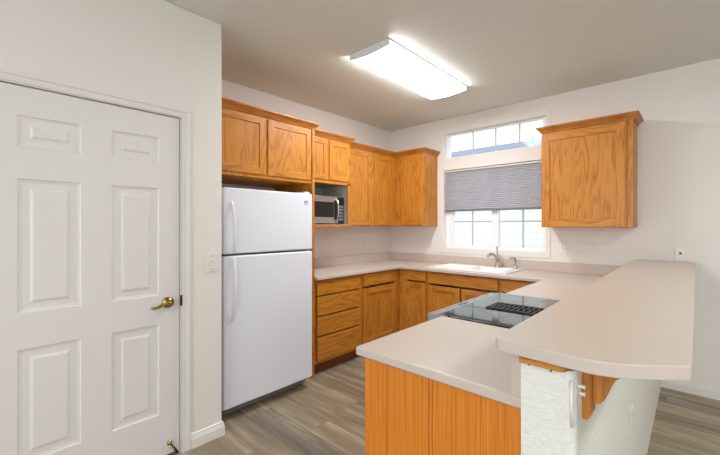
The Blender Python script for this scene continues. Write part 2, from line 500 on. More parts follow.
# jamb and casing as one trim around the opening
c = MB()
prof_w = 0.052
for (y0, y1, z0, z1) in ((DY1+0.0005, DY1+prof_w, 0, DZ+prof_w), (DY0-prof_w, DY0-0.0005, 0, DZ+prof_w)):
    c.box(0.8601, y0, z0, 0.8660, y1, z1)
c.box(0.8601, DY0, DZ, 0.8660, DY1, DZ+prof_w)
c.box(0.8601, DY1+0.030, 0, 0.8720, DY1+prof_w, DZ+prof_w); c.box(0.8601, DY0-prof_w, 0, 0.8720, DY0-0.030, DZ+prof_w)
c.box(0.8601, DY0-0.030, DZ+0.030, 0.8720, DY1+0.030, DZ+prof_w)
c.box(0.80, DY1-0.0042, 0, 0.8600, DY1-0.0002, DZ-0.0002); c.box(0.80, DY0+0.0002, 0, 0.8600, DY0+0.002, DZ-0.0002)
c.box(0.80, DY0+0.002, DZ-0.006, 0.8600, DY1-0.004, DZ-0.0002)
tr = q(c.build('trim_1', 'trim', bevel=0.0015), 'white casing around the panelled door', 'trim', kind='structure')
MB().box(0.858, DY1-0.0062, 0.895, 0.8665, DY1+0.004, 0.960).build('strike_plate', 'dark_brass', tr)

# ------------------------------------------------------------------ windows
def window_fixed(name, z0, z1, xs_m, label):
    y0, y1 = 0.055, 0.115
    f = MB()
    us = [WX0+.0005, WX0+0.042, WX1-0.046, WX1-.0005]; vs = [z0+.0005, z0+0.016, z1-0.014, z1-.0005]
    f.grid(us, vs, lambda i, j: not (i == 1 and j == 1), 'y', y0, y1)
    o = q(f.build(name, 'vinyl', bevel=0.002), label, 'window', kind='structure')
    g = MB().box(us[1]-.01, 0.084, vs[1]-.01, us[2]+.01, 0.089, vs[2]+.01).build('pane', 'glass', o)
    m = MB()
    for x in xs_m: m.box(x-0.009, 0.079, vs[1], x+0.009, 0.0838, vs[2])
    m.build('muntin', 'muntin', o)
    return o
window_fixed('window_1', TZ0, TZ1, (1.194, 1.471, 1.738), 'narrow four pane transom window near the ceiling')

f = MB()
y0, y1 = 0.060, 0.118
us = [WX0+.0005, WX0+0.060, WX1-0.044, WX1-.0005]; vs = [LZ0+.0005, LZ0+0.022, LZ1-0.03, LZ1-.0005]
f.grid(us, vs, lambda i, j: not (i == 1 and j == 1), 'y', y0, y1)
win = q(f.build('window_2', 'vinyl', bevel=0.002), 'white sliding sash window behind the grey shade above the sink', 'window', kind='structure')
def sash(x0, x1, wl, wr, y0, y1, mx, bt):
    g = MB()
    us = [x0, x0+wl, x1-wr, x1]; vs = [LZ0+0.0225, LZ0+bt, LZ1-0.055, LZ1-0.0305]
    g.grid(us, vs, lambda i, j: not (i == 1 and j == 1), 'y', y0, y1)
    so = g.build('sash', 'vinyl', win, bevel=0.002)
    yc = (y0+y1)/2
    MB().box(us[1]-.008, yc-.002, vs[1]-.008, us[2]+.008, yc+.002, vs[2]+.008).build('pane', 'glass', so)
    m = MB(); m.box(mx-.008, yc-.008, vs[1], mx+.008, yc-.0025, vs[2]); m.box(us[1], yc-.0075, 1.422, us[2], yc-.003, 1.438)
    m.build('muntin', 'muntin', so)
sash(WX0+0.062, 1.508, 0.050, 0.078, 0.064, 0.086, 1.194, 0.048)
sash(1.468, WX1-0.045, 0.045, 0.014, 0.092, 0.114, 1.768, 0.030)

# window sill and casing
c = MB()
us = [WX0-0.052, WX0-.0005, WX1+.0005, WX1+0.044]; vs = [LZ0-0.062, LZ0-.0005, LZ1+0.002, TZ0-0.002, TZ1+.0005, TZ1+0.05]
c.grid(us, vs, lambda i, j: not (i == 1 and j in (1, 2, 3)), 'y', -0.008, -0.0002)
q(c.build('trim_2', 'wall', bevel=0.003), 'flat white casing around the kitchen windows', 'trim', kind='structure')

# cellular shade
sh = thing('cellular_shade', 'grey pleated shade drawn halfway down the sink window', 'shade', (1.446, 0.03, 1.555))
MB().box(WX0+0.004, 0.006, 2.042, WX1-0.004, 0.050, 2.064).build('head_rail', 'shade_head', sh, bevel=0.003)
b = MB(); nP = 21; zt, zb = 2.040, 1.574
for side in (0, 1):
    prev = None
    for k in range(2*nP+1):
        z = zt+(zb-zt)*k/(2*nP); y = (0.014 if k % 2 else 0.027) if side == 0 else (0.042 if k % 2 else 0.029)
        cur = (b.bm.verts.new((WX0+0.006, y, z)), b.bm.verts.new((WX1-0.006, y, z)))
        if prev: b.bm.faces.new((prev[0], prev[1], cur[1], cur[0]))
        prev = cur
b.build('shade_fabric', 'shade', sh)
MB().box(WX0+0.005, 0.012, 1.555, WX1-0.005, 0.044, 1.574).build('bottom_rail', 'shade_rail', sh, bevel=0.003)

# ------------------------------------------------------------------ outdoors
q(MB().box(-14, 0.3, -0.35, 16, 22, -0.25).build('ground_outside', 'ground'), 'pale ground between the two houses', 'ground', kind='structure')
nh = thing('neighbor_house', 'pale sided house with grey roof seen through the sink window', 'house', (0.5, 5.0, -0.25))
b = MB()
for k in range(21):
    z = -0.25+k*0.15
    b.prism([(4.0, z), (3.985, z), (3.997, z+0.15), (4.0, z+0.15)], 'x', -9, 11)
b.box(-9, 4.0, -0.25, 11, 9.5, 2.94)
b.build('siding_wall', 'siding', nh)
MB().prism([(3.50, 2.95), (3.50, 3.03), (6.9, 3.60), (10.3, 3.03), (10.3, 2.95)], 'x', -9.5, 11.5).build('roof', 'roof', nh)
MB().box(-9.5, 3.38, 2.93, 11.5, 3.50, 3.05).build('gutter', 'fascia', nh, bevel=0.01)
MB().tube([(0.35, 5.0, 3.20), (0.35, 5.0, 3.50)], 0.05).build('vent_pipe', 'fascia', nh)

# ------------------------------------------------------------------ cabinets
def shaker(parent, axis, face, a0, a1, z0, z1, rail=0.056, frame=None, panel='oak_z', th=0.019):
    """door whose front is at `face` on axis ('x' looks to +x, 'y' looks to -y); sub-part panel"""
    us = [a0, a0+rail, a1-rail, a1]; vs = [z0, z0+rail, z1-rail, z1]
    b0, b1 = (face-th, face) if axis == 'x' else (face, face+th)
    g = MB(); g.grid(us, vs, lambda i, j: not (i == 1 and j == 1), axis, b0, b1)
    d = g.build('door', frame or 'oak_z', parent, bevel=0.003)
    d.data.materials.append(M['oak_y' if axis == 'x' else 'oak_x'])
    for f_ in d.data.polygons:
        c_ = f_.center+ORG[d.name]
        if us[1] < (c_.y if axis == 'x' else c_.x) < us[2]: f_.material_index = 1
    p = MB()
    i = 0.0005; rec = min(0.0095, th-0.0045)
    if axis == 'x': p.box(b0+.001, us[1]+i, vs[1]+i, face-rec, us[2]-i, vs[2]-i)
    else: p.box(us[1]+i, face+rec, vs[1]+i, us[2]-i, b1-.001, vs[2]-i)
    p.build('panel', panel, d)
    return d
def slab(parent, name, axis, face, a0, a1, z0, z1, mat, th=0.019):
    g = MB()
    if axis == 'x': g.box(face-th, a0, z0, face, a1, z1)
    else: g.box(a0, face, z0, a1, face+th, z1)
    return g.build(name, mat, parent, bevel=0.004, segs=3)

CP = [(0.0, 2.262), (0.008, 2.262), (0.010, 2.272), (0.016, 2.276), (0.023, 2.286), (0.032, 2.294), (0.035, 2.300), (0.043, 2.302), (0.043, 2.316), (0.0, 2.316)]
TOPZ = 2.300

# cabinet over the refrigerator, with its tall side panel
cb = thing('overhead_cabinet', 'two door oak wall cabinet over the white refrigerator', 'cabinet', (0.3, -2.4, 1.765), 'oak wall cabinets')
MB().box(0.002, -2.9075, 1.765, 0.587, -1.9215, TOPZ).build('cabinet_body', 'oak_z', cb, bevel=0.002)
shaker(cb, 'x', 0.599, -2.862, -2.407, 1.792, 2.252, th=0.0115)
shaker(cb, 'x', 0.599, -2.385, -1.932, 1.792, 2.252, th=0.0115)
MB().sweep([(0.588, -2.9075), (0.588, -1.8955), (0.510, -1.8955)], CP, 1).build('crown_moulding', 'oak_crown_y', cb)
q(MB().box(0.002, -1.9205, 0.0, 0.600, -1.8960, 2.261).build('refrigerator_side_panel', 'oak_z', bevel=0.002), 'tall narrow oak panel between refrigerator and drawer cabinet', 'panel')

# microwave cabinet
cb = thing('microwave_cabinet', 'two door oak wall cabinet with open microwave shelf below', 'cabinet', (0.22, -1.58, 1.372), 'oak wall cabinets')
b = MB()
b.box(0.002, -1.8950, 1.822, 0.437, -1.2710, TOPZ)
b.box(0.002, -1.8950, 1.372, 0.437, -1.8780, 1.822); b.box(0.002, -1.2880, 1.372, 0.437, -1.2710, 1.822)
b.box(0.002, -1.8780, 1.372, 0.437, -1.2880, 1.390)
b.box(0.437, -1.8950, 1.372, 0.449, -1.8860, 1.822); b.box(0.437, -1.3100, 1.372, 0.449, -1.2710, 1.822)
b.box(0.437, -1.8860, 1.372, 0.449, -1.3100, 1.396); b.box(0.437, -1.8950, 1.806, 0.449, -1.2710, 1.832)
b.build('cabinet_body', 'oak_z', cb)
b = MB()
b.box(0.003, -1.8775, 1.3905, 0.012, -1.2885, 1.8215); b.box(0.012, -1.8775, 1.3905, 0.425, -1.8700, 1.8215)
b.box(0.012, -1.2960, 1.3905, 0.425, -1.2885, 1.8215); b.box(0.012, -1.8700, 1.8140, 0.425, -1.2960, 1.8215); b.box(0.012, -1.8700, 1.3905, 0.425, -1.2960, 1.3940)
b.build('shelf_lining', 'oak_inner', cb)
shaker(cb, 'x', 0.449, -1.889, -1.592, 1.842, 2.252, th=0.0115)
shaker(cb, 'x', 0.449, -1.572, -1.278, 1.842, 2.252, th=0.0115)
MB().sweep([(0.438, -1.8440), (0.438, -1.2710), (0.385, -1.2710)], CP, 1).build('crown_moulding', 'oak_crown_y', cb)

# corner wall cabinets: along the side wall, then along the back wall
cb = thing('corner_wall_cabinet', 'two door oak wall cabinet on side wall running into the corner', 'cabinet', (0.16, -0.63, 1.378), 'oak wall cabinets')
MB().box(0.002, -1.2700, 1.378, 0.319, -0.0020, TOPZ).build('cabinet_body', 'oak_z', cb, bevel=0.002)
shaker(cb, 'x', 0.331, -1.262, -0.785, 1.388, 2.252, rail=0.065, th=0.0115)
shaker(cb, 'x', 0.331, -0.730, -0.352, 1.388, 2.252, rail=0.065, th=0.0115)
corner_path = [(0.320, -1.2700), (0.320, -0.320), (0.7560, -0.320), (0.7560, -0.0021)]
MB().sweep(corner_path, CP, 1, [0]).build('crown_moulding', 'oak_crown_y', cb)
cb = thing('end_wall_cabinet', 'narrow one door oak wall cabinet between the corner and the window', 'cabinet', (0.54, -0.16, 1.378), 'oak wall cabinets')
MB().box(0.3195, -0.3190, 1.378, 0.7560, -0.0020, TOPZ).build('cabinet_body', 'oak_z', cb, bevel=0.002)
shaker(cb, 'y', -0.331, 0.425, 0.722, 1.388, 2.252, rail=0.062, th=0.0115)
MB().sweep(corner_path, CP, 1, [1, 2]).build('crown_moulding', 'oak_crown', cb)

# wall cabinet beside the window
cb = thing('wall_cabinet', 'single wide door oak wall cabinet hanging alone beside the window', 'cabinet', (2.42, -0.16, 1.366), 'oak wall cabinets')
MB().box(2.076, -0.3190, 1.366, 2.780, -0.0140, TOPZ).build('cabinet_body', 'oak_z', cb, bevel=0.002)
shaker(cb, 'y', -0.331, 2.079, 2.738, 1.370, 2.252, rail=0.072, th=0.0115)
MB().sweep([(2.076, -0.0145), (2.076, -0.320), (2.780, -0.320), (2.780, -0.0145)], CP, 1).build('crown_moulding', 'oak_crown', cb)

# base cabinets
BT = 0.880
def base_body(cb, poly_face, toe):
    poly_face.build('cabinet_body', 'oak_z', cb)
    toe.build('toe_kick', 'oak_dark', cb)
def hollow(axis, lo, hi, a0, a1, stiles, rails):
    """carcass with a face frame: the gaps between the fronts open on its dark inside"""
    g = MB()
    if axis == 'x':
        g.box(0.002, a0, 0.10, hi-0.08, a1, BT)
        for u0, u1 in stiles: g.box(hi-0.08, u0, 0.10, hi, u1, BT)
        for u0, u1, z0, z1 in rails: g.box(hi-0.08, u0, z0, hi, u1, z1)
    else:
        g.box(a0, hi+0.08, 0.10, a1, -0.002, BT)
        for u0, u1 in stiles: g.box(u0, hi, 0.10, u1, hi+0.08, BT)
        for u0, u1, z0, z1 in rails: g.box(u0, hi, z0, u1, hi+0.08, z1)
    return g
cb = thing('drawer_cabinet', 'oak base cabinet with four drawers beside the refrigerator', 'cabinet', (0.3, -1.58, 0), 'oak base cabinets')
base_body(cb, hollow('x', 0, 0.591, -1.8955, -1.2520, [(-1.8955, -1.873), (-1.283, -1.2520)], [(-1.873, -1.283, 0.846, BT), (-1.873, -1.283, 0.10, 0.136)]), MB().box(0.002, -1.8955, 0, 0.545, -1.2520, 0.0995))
for z0, z1 in ((0.734, 0.848), (0.547, 0.721), (0.359, 0.534), (0.132, 0.346)):
    slab(cb, 'drawer', 'x', 0.611, -1.872, -1.281, z0, z1, 'oak_y')
cb = thing('corner_base_cabinet', 'oak base cabinet with one drawer over one door at the corner', 'cabinet', (0.3, -0.63, 0), 'oak base cabinets')
base_body(cb, hollow('x', 0, 0.591, -1.2515, -0.0020, [(-1.2515, -1.225), (-0.688, -0.60)], [(-1.225, -0.688, 0.860, BT), (-1.225, -0.688, 0.10, 0.136)]), MB().box(0.002, -1.2515, 0, 0.545, -0.0020, 0.0995))
slab(cb, 'drawer', 'x', 0.611, -1.232, -0.680, 0.742, 0.866, 'oak_y')
shaker(cb, 'x', 0.611, -1.232, -0.680, 0.130, 0.718, rail=0.062)
cb = thing('narrow_base_cabinet', 'slim oak base cabinet with small drawer next to the inner corner', 'cabinet', (0.78, -0.3, 0), 'oak base cabinets')
base_body(cb, hollow('y', 0, -0.591, 0.5915, 0.9780, [(0.5915, 0.708), (0.962, 0.9780)], [(0.708, 0.962, 0.862, BT), (0.708, 0.962, 0.10, 0.136)]), MB().box(0.5460, -0.5450, 0, 0.9780, -0.0020, 0.0995))
slab(cb, 'drawer', 'y', -0.611, 0.700, 0.968, 0.762, 0.868, 'oak_x')
shaker(cb, 'y', -0.611, 0.700, 0.968, 0.130, 0.742, rail=0.055)
cb = thing('sink_cabinet', 'wide oak base cabinet with false drawer front below the white sink', 'cabinet', (1.38, -0.3, 0), 'oak base cabinets')
b = MB().box(0.9785, -0.5910, 0.10, 1.004, -0.5700, BT).box(1.762, -0.5910, 0.10, 1.7840, -0.5700, BT).box(1.004, -0.5910, 0.860, 1.762, -0.5700, BT).box(1.004, -0.5910, 0.10, 1.762, -0.5700, 0.136)
b.box(0.9785, -0.5700, 0.10, 0.9960, -0.0020, BT); b.box(1.7665, -0.5700, 0.10, 1.7840, -0.0020, BT); b.box(0.9960, -0.5700, 0.10, 1.7665, -0.0020, 0.118)
base_body(cb, b, MB().box(0.9785, -0.5450, 0, 1.7840, -0.0020, 0.0995))
slab(cb, 'false_drawer_front', 'y', -0.611, 0.996, 1.770, 0.752, 0.866, 'oak_x')
shaker(cb, 'y', -0.611, 0.996, 1.376, 0.130, 0.730, rail=0.058); shaker(cb, 'y', -0.611, 1.390, 1.770, 0.130, 0.730, rail=0.058)
cb = thing('drawer_door_cabinet', 'oak base cabinet right of the sink, partly behind the cooktop', 'cabinet', (2.0, -0.3, 0), 'oak base cabinets')
base_body(cb, hollow('y', 0, -0.591, 1.7845, 2.2190, [(1.7845, 1.808), (2.162, 2.2190)], [(1.808, 2.162, 0.860, BT), (1.808, 2.162, 0.10, 0.136)]), MB().box(1.7845, -0.5450, 0, 2.2190, -0.0020, 0.0995))
slab(cb, 'drawer', 'y', -0.611, 1.800, 2.170, 0.752, 0.866, 'oak_x'); shaker(cb, 'y', -0.611, 1.800, 2.170, 0.130, 0.730, rail=0.058)

def left_front(cb, a0, a1):
    slab(cb, 'drawer', 'x', 0, a0, a1, 0.742, 0.862, 'oak_y')
# peninsula cabinets open to the kitchen side
PXF = 2.222
cb = thing('peninsula_cabinet', 'oak peninsula cabinet with broad orange veneer end panel', 'cabinet', (2.5, -2.69, 0), 'oak base cabinets')
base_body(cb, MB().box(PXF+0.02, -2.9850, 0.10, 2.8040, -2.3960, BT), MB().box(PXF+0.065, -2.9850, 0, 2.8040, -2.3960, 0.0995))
MB().box(PXF-0.010, -3.0000, 0.0, 2.8125, -2.9855, BT).build('end_panel', 'veneer', cb, bevel=0.001)
g = MB().box(PXF, -2.970, 0.742, PXF+0.0195, -2.410, 0.862).build('drawer', 'oak_y', cb, bevel=0.003)
g = MB().grid([-2.970, -2.912, -2.468, -2.410], [0.13, 0.188, 0.66, 0.718], lambda i, j: not (i == 1 and j == 1), 'x', PXF, PXF+0.0195).build('door', 'oak_z', cb, bevel=0.003)
MB().box(PXF+0.010, -2.9115, 0.1885, PXF+0.018, -2.4685, 0.6595).build('panel', 'oak_z', g)
cb = thing('peninsula_corner_cabinet', 'oak base cabinet between the cooktop and the back counter', 'cabinet', (2.5, -1.0, 0), 'oak base cabinets')
base_body(cb, MB().box(PXF+0.02, -1.5540, 0.10, 2.8040, -0.0020, BT), MB().box(PXF+0.065, -1.5540, 0, 2.8040, -0.0020, 0.0995))
MB().box(PXF, -1.540, 0.742, PXF+0.0195, -0.70, 0.862).build('drawer', 'oak_y', cb, bevel=0.003)
g = MB().grid([-1.540, -1.482, -0.758, -0.70], [0.13, 0.188, 0.66, 0.718], lambda i, j: not (i == 1 and j == 1), 'x', PXF, PXF+0.0195).build('door', 'oak_z', cb, bevel=0.003)
MB().box(PXF+0.010, -1.4815, 0.1885, PXF+0.018, -0.7585, 0.6595).build('panel', 'oak_z', g)

# ------------------------------------------------------------------ countertop
CT0, CT1 = 0.8805, 0.914
SX0, SX1, SY0, SY1 = 0.975, 1.830, -0.555, -0.085      # sink outer rim
us = [0.0015, 0.635, SX0+0.02, SX1-0.02, 2.188, 2.690, 2.8135]
vs = [-3.028, -2.3755, -1.8950, -1.5545, -0.635, SY0+0.02, SY1-0.02, -0.0015]
def in_ct(i, j):
    if i == 0: return j >= 2
    if i in (1, 2, 3) : return j >= 4 and not (i == 2 and j == 5)
    if i == 4: return not (j in (1, 2))
    return True
b = MB().grid(us, vs, in_ct, 'z', CT0, CT1)
ct = q(b.build('countertop', 'counter', bevel=0.007, segs=3), 'beige laminate worktop wrapping side wall, sink wall and peninsula', 'countertop')
b = MB()
b.box(0.0016, -1.8950, CT1+.0002, 0.0200, -0.0015, 1.016); b.box(0.0200, -0.0200, CT1+.0002, 2.7800, -0.0015, 1.016)
b.build('backsplash', 'counter', ct, bevel=0.003)
MB().box(2.7800, -3.028, CT1+.0002, 2.8135, -0.0015, 1.0470).build('bar_backsplash', 'counter', ct, bevel=0.0015)

# ------------------------------------------------------------------ breakfast bar
def smooth(P, n):
    out = []
    for i in range(len(P)-1):
        p = [Vector(P[max(i-1, 0)]), Vector(P[i]), Vector(P[i+1]), Vector(P[min(i+2, len(P)-1)])]
        for k in range(n):
            t = k/n
            out.append(tuple(0.5*(2*p[1]+(p[2]-p[0])*t+(2*p[0]-5*p[1]+4*p[2]-p[3])*t*t+(3*p[1]-p[0]-3*p[2]+p[3])*t**3)))
    return out+[tuple(P[-1])]
bar = thing('breakfast_bar', 'raised beige laminate breakfast bar on the white half wall', 'bar top', (2.95, -1.5, 1.032))
pts = [(2.757, -0.0015)] + [(2.757, -3.072)] + arc(2.775, -3.072, 0.018, 180, 270, 4) + smooth([(2.84, -3.0925), (2.90, -3.0965), (2.95, -3.0995), (2.99, -3.0975), (3.025, -3.087), (3.06, -3.066), (3.092, -3.042), (3.122, -3.016)], 5) + arc(3.132, -2.990, 0.016, -60, 0, 4) + [(3.162, -0.05), (3.155, -0.0135), (3.155, -0.0015)]
MB().prism(pts, 'z', 1.0475, 1.0805).build('bar_slab', 'counter', bar, bevel=0.003, angle=50)
poly = [(2.818, -0.002), (2.818, -3.076)] + arc(2.912, -3.062, 0.014, -90, 0, 5) + [(2.926, -0.002)]
MB().prism(poly, 'z', 1.0262, 1.0473).build('support_board', 'oak_x', bar, bevel=0.002)

def corbel(y, label):
    t = thing('corbel', label, 'corbel', (2.96, y, 0.89))
    th = 0.042
    prof = [(2.9425, 1.0470), (2.9425, 0.890), (2.952, 0.890), (2.959, 0.896), (2.9640, 0.908), (2.9645, 0.930), (2.9645, 1.0470)]
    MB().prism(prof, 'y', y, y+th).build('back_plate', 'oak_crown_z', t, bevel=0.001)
    cur = [(2.9647, 1.0470), (2.9647, 0.938), (2.972, 0.936), (2.982, 0.940), (2.990, 0.950), (2.997, 0.966), (3.004, 0.986), (3.012, 1.004), (3.025, 1.016), (3.043, 1.022), (3.043, 1.0470)]
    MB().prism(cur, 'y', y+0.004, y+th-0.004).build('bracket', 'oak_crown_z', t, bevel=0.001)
corbel(-2.985, 'scrolled oak corbel under the near end of the breakfast bar')

# gate latch on the half wall
t = thing('gate_bracket', 'white vertical rod bracket on half wall beside the oak corbel', 'bracket', (2.95, -3.04, 0.90))
MB().tube([(2.937, -3.066, 0.900), (2.937, -3.066, 1.008)], 0.0042, 10).build('rod', 'plate', t, smooth=True)
MB().tube([(2.937, -3.064, 0.908), (2.932, -3.048, 0.908)], 0.004, 8).build('rod_foot', 'plate', t)
MB().tube([(2.937, -3.064, 1.000), (2.932, -3.048, 1.000)], 0.004, 8).build('rod_foot', 'plate', t)
MB().tube([(2.9425, -3.018, 0.966), (2.951, -3.018, 0.966), (2.956, -3.018, 0.966)], [0.004, 0.004, 0.007], 10).build('peg', 'plate', t)
MB().tube([(2.9425, -3.022, 0.985), (2.952, -3.022, 0.985), (2.957, -3.022, 0.985)], [0.004, 0.004, 0.006], 10).build('peg', 'plate', t)

# ------------------------------------------------------------------ refrigerator
fr = thing('refrigerator', 'white top freezer refrigerator in the alcove beside the door', 'refrigerator', (0.4, -2.445, 0))
FY0, FY1, FX = -2.838, -2.044, 0.750
MB().box(0.06, FY0+0.006, 0.055, 0.678, FY1-0.006, 1.642).build('fridge_body', 'white_appl', fr, bevel=0.006)
MB().box(0.678, FY0+0.016, 0.100, 0.6905, FY1-0.016, 1.640).build('gasket', 'grey_gasket', fr)
fd = MB().box(0.691, FY0, 1.180, FX, FY1, 1.652).build('freezer_door', 'white_appl', fr, bevel=0.012, segs=4)
rd = MB().box(0.691, FY0, 0.088, FX, FY1, 1.166).build('fridge_door', 'white_appl', fr, bevel=0.012, segs=4)
def fridge_handle(z0, z1, up, parent):
    g = MB(); n = 14; hy = FY0+0.070
    prev = None
    for k in range(n+1):
        t_ = k/n; z = z0+(z1-z0)*t_
        e = t_ if up else 1-t_        # e: 0 at the split line end, 1 at the far end
        out = 0.044*math.sin(math.pi*min(1, max(0, e*0.93+0.07)))**0.55 if e < 0.999 else 0.004
        wd = 0.015-0.004*e
        yy = hy - 0.014*e
        ring = [(FX+max(out-0.012, -0.004), yy-wd), (FX+max(out-0.012, -0.004), yy+wd), (FX+out, yy+wd*0.7), (FX+out, yy-wd*0.7)]
        cur = [g.bm.verts.new((x, y, z)) for x, y in ring]
        if prev:
            for i in range(4): g.bm.faces.new((prev[i], prev[(i+1) % 4], cur[(i+1) % 4], cur[i]))
        else: g.bm.faces.new(cur[::-1])
        prev = cur
    g.bm.faces.new(prev)
    return g.build('handle', 'white_appl', parent, bevel=0.003, smooth=False)
fridge_handle(1.195, 1.555, True, fd)
fridge_handle(0.700, 1.150, False, rd)
MB().box(FX+0.0002, FY1-0.088, 1.560, FX+0.0020, FY1-0.052, 1.590).build('badge', 'grey_plastic', fd)
MB().box(FX+0.0021, FY1-0.084, 1.566, FX+0.0026, FY1-0.056, 1.576).build('badge_inlay', 'white_appl', fd)
b = MB().box(0.600, FY0+0.012, 0.018, 0.664, FY1-0.012, 0.0545)
for k in range(3): b.box(0.664, FY0+0.03, 0.022+k*0.011, 0.668, FY1-0.05, 0.028+k*0.011)
b.build('base_grille', 'grey_plastic', fr)
for yy in (FY0+0.05, FY1-0.05):
    MB().lathe((0.62, yy, 0.0), (0, 0, 1), [(0, 0.022), (0.012, 0.022), (0.0178, 0.014)], 14).build('foot', 'dark_plastic', fr)
    MB().lathe((0.12, yy, 0.0), (0, 0, 1), [(0, 0.022), (0.012, 0.022), (0.0548, 0.014)], 14).build('foot', 'dark_plastic', fr)
MB().box(0.60, FY1-0.075, 1.6425, 0.735, FY1-0.020, 1.668).build('hinge_cover', 'white_appl', fr, bevel=0.006)

# ------------------------------------------------------------------ microwave
mw = thing('microwave', 'stainless microwave with dark window in the oak cabinet shelf', 'microwave', (0.2, -1.60, 1.3945))
mx, my0, my1, mz0, mz1 = 0.398, -1.862, -1.318, 1.406, 1.682
MB().box(0.03, my0+0.004, mz0, mx-0.022, my1-0.004, mz1-0.004).build('microwave_body', 'dark_plastic', mw, bevel=0.004)
dy = my1-0.088
mdr = MB().grid([my0, my0+0.03, dy-0.055, dy], [mz0, mz0+0.062, mz1-0.058, mz1], lambda i, j: not (i == 1 and j == 1), 'x', mx-0.021, mx).build('microwave_door', 'steel', mw, bevel=0.002)
MB().box(mx-0.020, my0+0.0305, mz0+0.0625, mx-0.003, dy-0.0555, mz1-0.0585).build('oven_window', 'mw_glass', mdr)
MB().box(mx+0.0002, dy-0.052, mz0+0.040, mx+0.0012, dy-0.004, mz1-0.040).build('handle_recess', 'dark_plastic', mdr)
MB().tube([(mx-0.002, dy-0.030, mz0+0.022), (mx+0.024, dy-0.028, mz0+0.045), (mx+0.033, dy-0.024, (mz0+mz1)/2), (mx+0.024, dy-0.028, mz1-0.045), (mx-0.002, dy-0.030, mz1-0.022)], [0.007, 0.009, 0.009, 0.009, 0.007], 10).build('handle', 'steel', mdr, smooth=True)
cp = MB().box(mx-0.021, dy+0.001, mz0, mx, my1, mz1).build('control_panel', 'dark_plastic', mw, bevel=0.002)
MB().box(mx+0.0002, dy+0.012, mz1-0.060, mx+0.0012, my1-0.012, mz1-0.025).build('display', 'mw_glass', cp)
for r in range(5):
    for c_ in range(3):
        yb = dy+0.014+c_*0.0215; zb = mz0+0.030+r*0.034
        MB().box(mx+0.0002, yb, zb, mx+0.0022, yb+0.017, zb+0.022).build('button', 'grey_plastic', cp)
for yy in (my0+0.05, my1-0.05):
    for xx in (0.07, 0.34):
        MB().lathe((xx, yy, 1.3945), (0, 0, 1), [(0, 0.012), (0.0114, 0.012)], 12).build('foot', 'dark_plastic', mw)

# ------------------------------------------------------------------ range with downdraft cooktop
rg = thing('range', 'black glass downdraft range set into the beige peninsula', 'range', (2.4, -1.965, 0))
RY0, RY1 = -2.3745, -1.5555
MB().box(2.215, RY0+0.012, 0.06, 2.680, RY1-0.012, 0.8795).build('range_body', 'dark_plastic', rg)
MB().box(2.24, RY0+0.02, 0.0, 2.66, RY1-0.02, 0.0598).build('range_base', 'dark_plastic', rg)
od = MB().box(2.150, RY0+0.015, 0.20, 2.2145, RY1-0.015, 0.800).build('oven_door', 'black_glass', rg, bevel=0.006)
MB().tube([(2.152, RY0+0.07, 0.745), (2.112, RY0+0.07, 0.745), (2.112, RY1-0.07, 0.745), (2.152, RY1-0.07, 0.745)], 0.011, 10).build('handle', 'steel', od)
MB().box(2.160, RY0+0.015, 0.065, 2.2145, RY1-0.015, 0.192).build('storage_drawer', 'black_glass', rg, bevel=0.005)
cs = MB().prism([(2.2145, 0.815), (2.108, 0.850), (2.098, 0.905), (2.102, 0.912), (2.166, 0.9172), (2.2145, 0.9172)], 'y', RY0+0.002, RY1-0.002).build('control_strip', 'steel_l', rg, bevel=0.002)
def on_strip(y0, y1, u0, u1, name, mat, h=0.0008):
    A = Vector((2.102, 0, 0.912)); B = Vector((2.166, 0, 0.9172)); n = Vector((-0.0052, 0, 0.064)).normalized()
    g = MB(); P = []
    for hh in (0.0003, h):
        for (u, y) in ((u0, y0), (u1, y0), (u1, y1), (u0, y1)):
            p = A+(B-A)*u+n*hh; P.append(g.bm.verts.new((p.x, y, p.z)))
    for f_ in ((0,3,2,1),(4,5,6,7),(0,1,5,4),(1,2,6,5),(2,3,7,6),(3,0,4,7)): g.bm.faces.new([P[i] for i in f_])
    return g.build(name, mat, cs)
on_strip(-2.10, -1.98, 0.35, 0.72, 'display', 'dark_plastic')
for y0 in (-2.24, -2.17, -1.90, -1.80, -1.72):
    on_strip(y0, y0+0.045, 0.42, 0.60, 'touch_key', 'grey_plastic')
gl = MB().box(2.1665, RY0+0.002, 0.9174, 2.686, RY1-0.002, 0.9186).build('glass_top', 'black_glass', rg, bevel=0.0015)
MB().box(2.2150, RY0+0.012, 0.8797, 2.680, RY1-0.012, 0.9172).build('burner_box', 'dark_plastic', rg)
for (x, y, r) in ((2.30, -2.23, 0.075), (2.54, -2.22, 0.095), (2.30, -1.70, 0.095), (2.54, -1.71, 0.075)):
    g = MB(); n = 40
    for rr, ww in ((r, 0.0025),):
        ri = [g.bm.verts.new((x+(rr-ww)*math.cos(2*math.pi*k/n), y+(rr-ww)*math.sin(2*math.pi*k/n), 0.9189)) for k in range(n)]
        ro = [g.bm.verts.new((x+rr*math.cos(2*math.pi*k/n), y+rr*math.sin(2*math.pi*k/n), 0.9189)) for k in range(n)]
        for k in range(n): g.bm.faces.new((ri[k], ro[k], ro[(k+1) % n], ri[(k+1) % n]))
    g.build('burner_ring', 'ring', gl)
g = MB()
vx0, vx1, vy0, vy1 = 2.290, 2.640, -2.068, -1.898
g.box(vx0, vy0, 0.9187, vx1, vy0+0.012, 0.926); g.box(vx0, vy1-0.012, 0.9187, vx1, vy1, 0.926)
g.box(vx0, vy0+0.012, 0.9187, vx0+0.014, vy1-0.012, 0.926); g.box(vx1-0.014, vy0+0.012, 0.9187, vx1, vy1-0.012, 0.926)
g.box(vx0+0.014, -1.986, 0.9187, vx1-0.014, -1.974, 0.925)
nS = 12
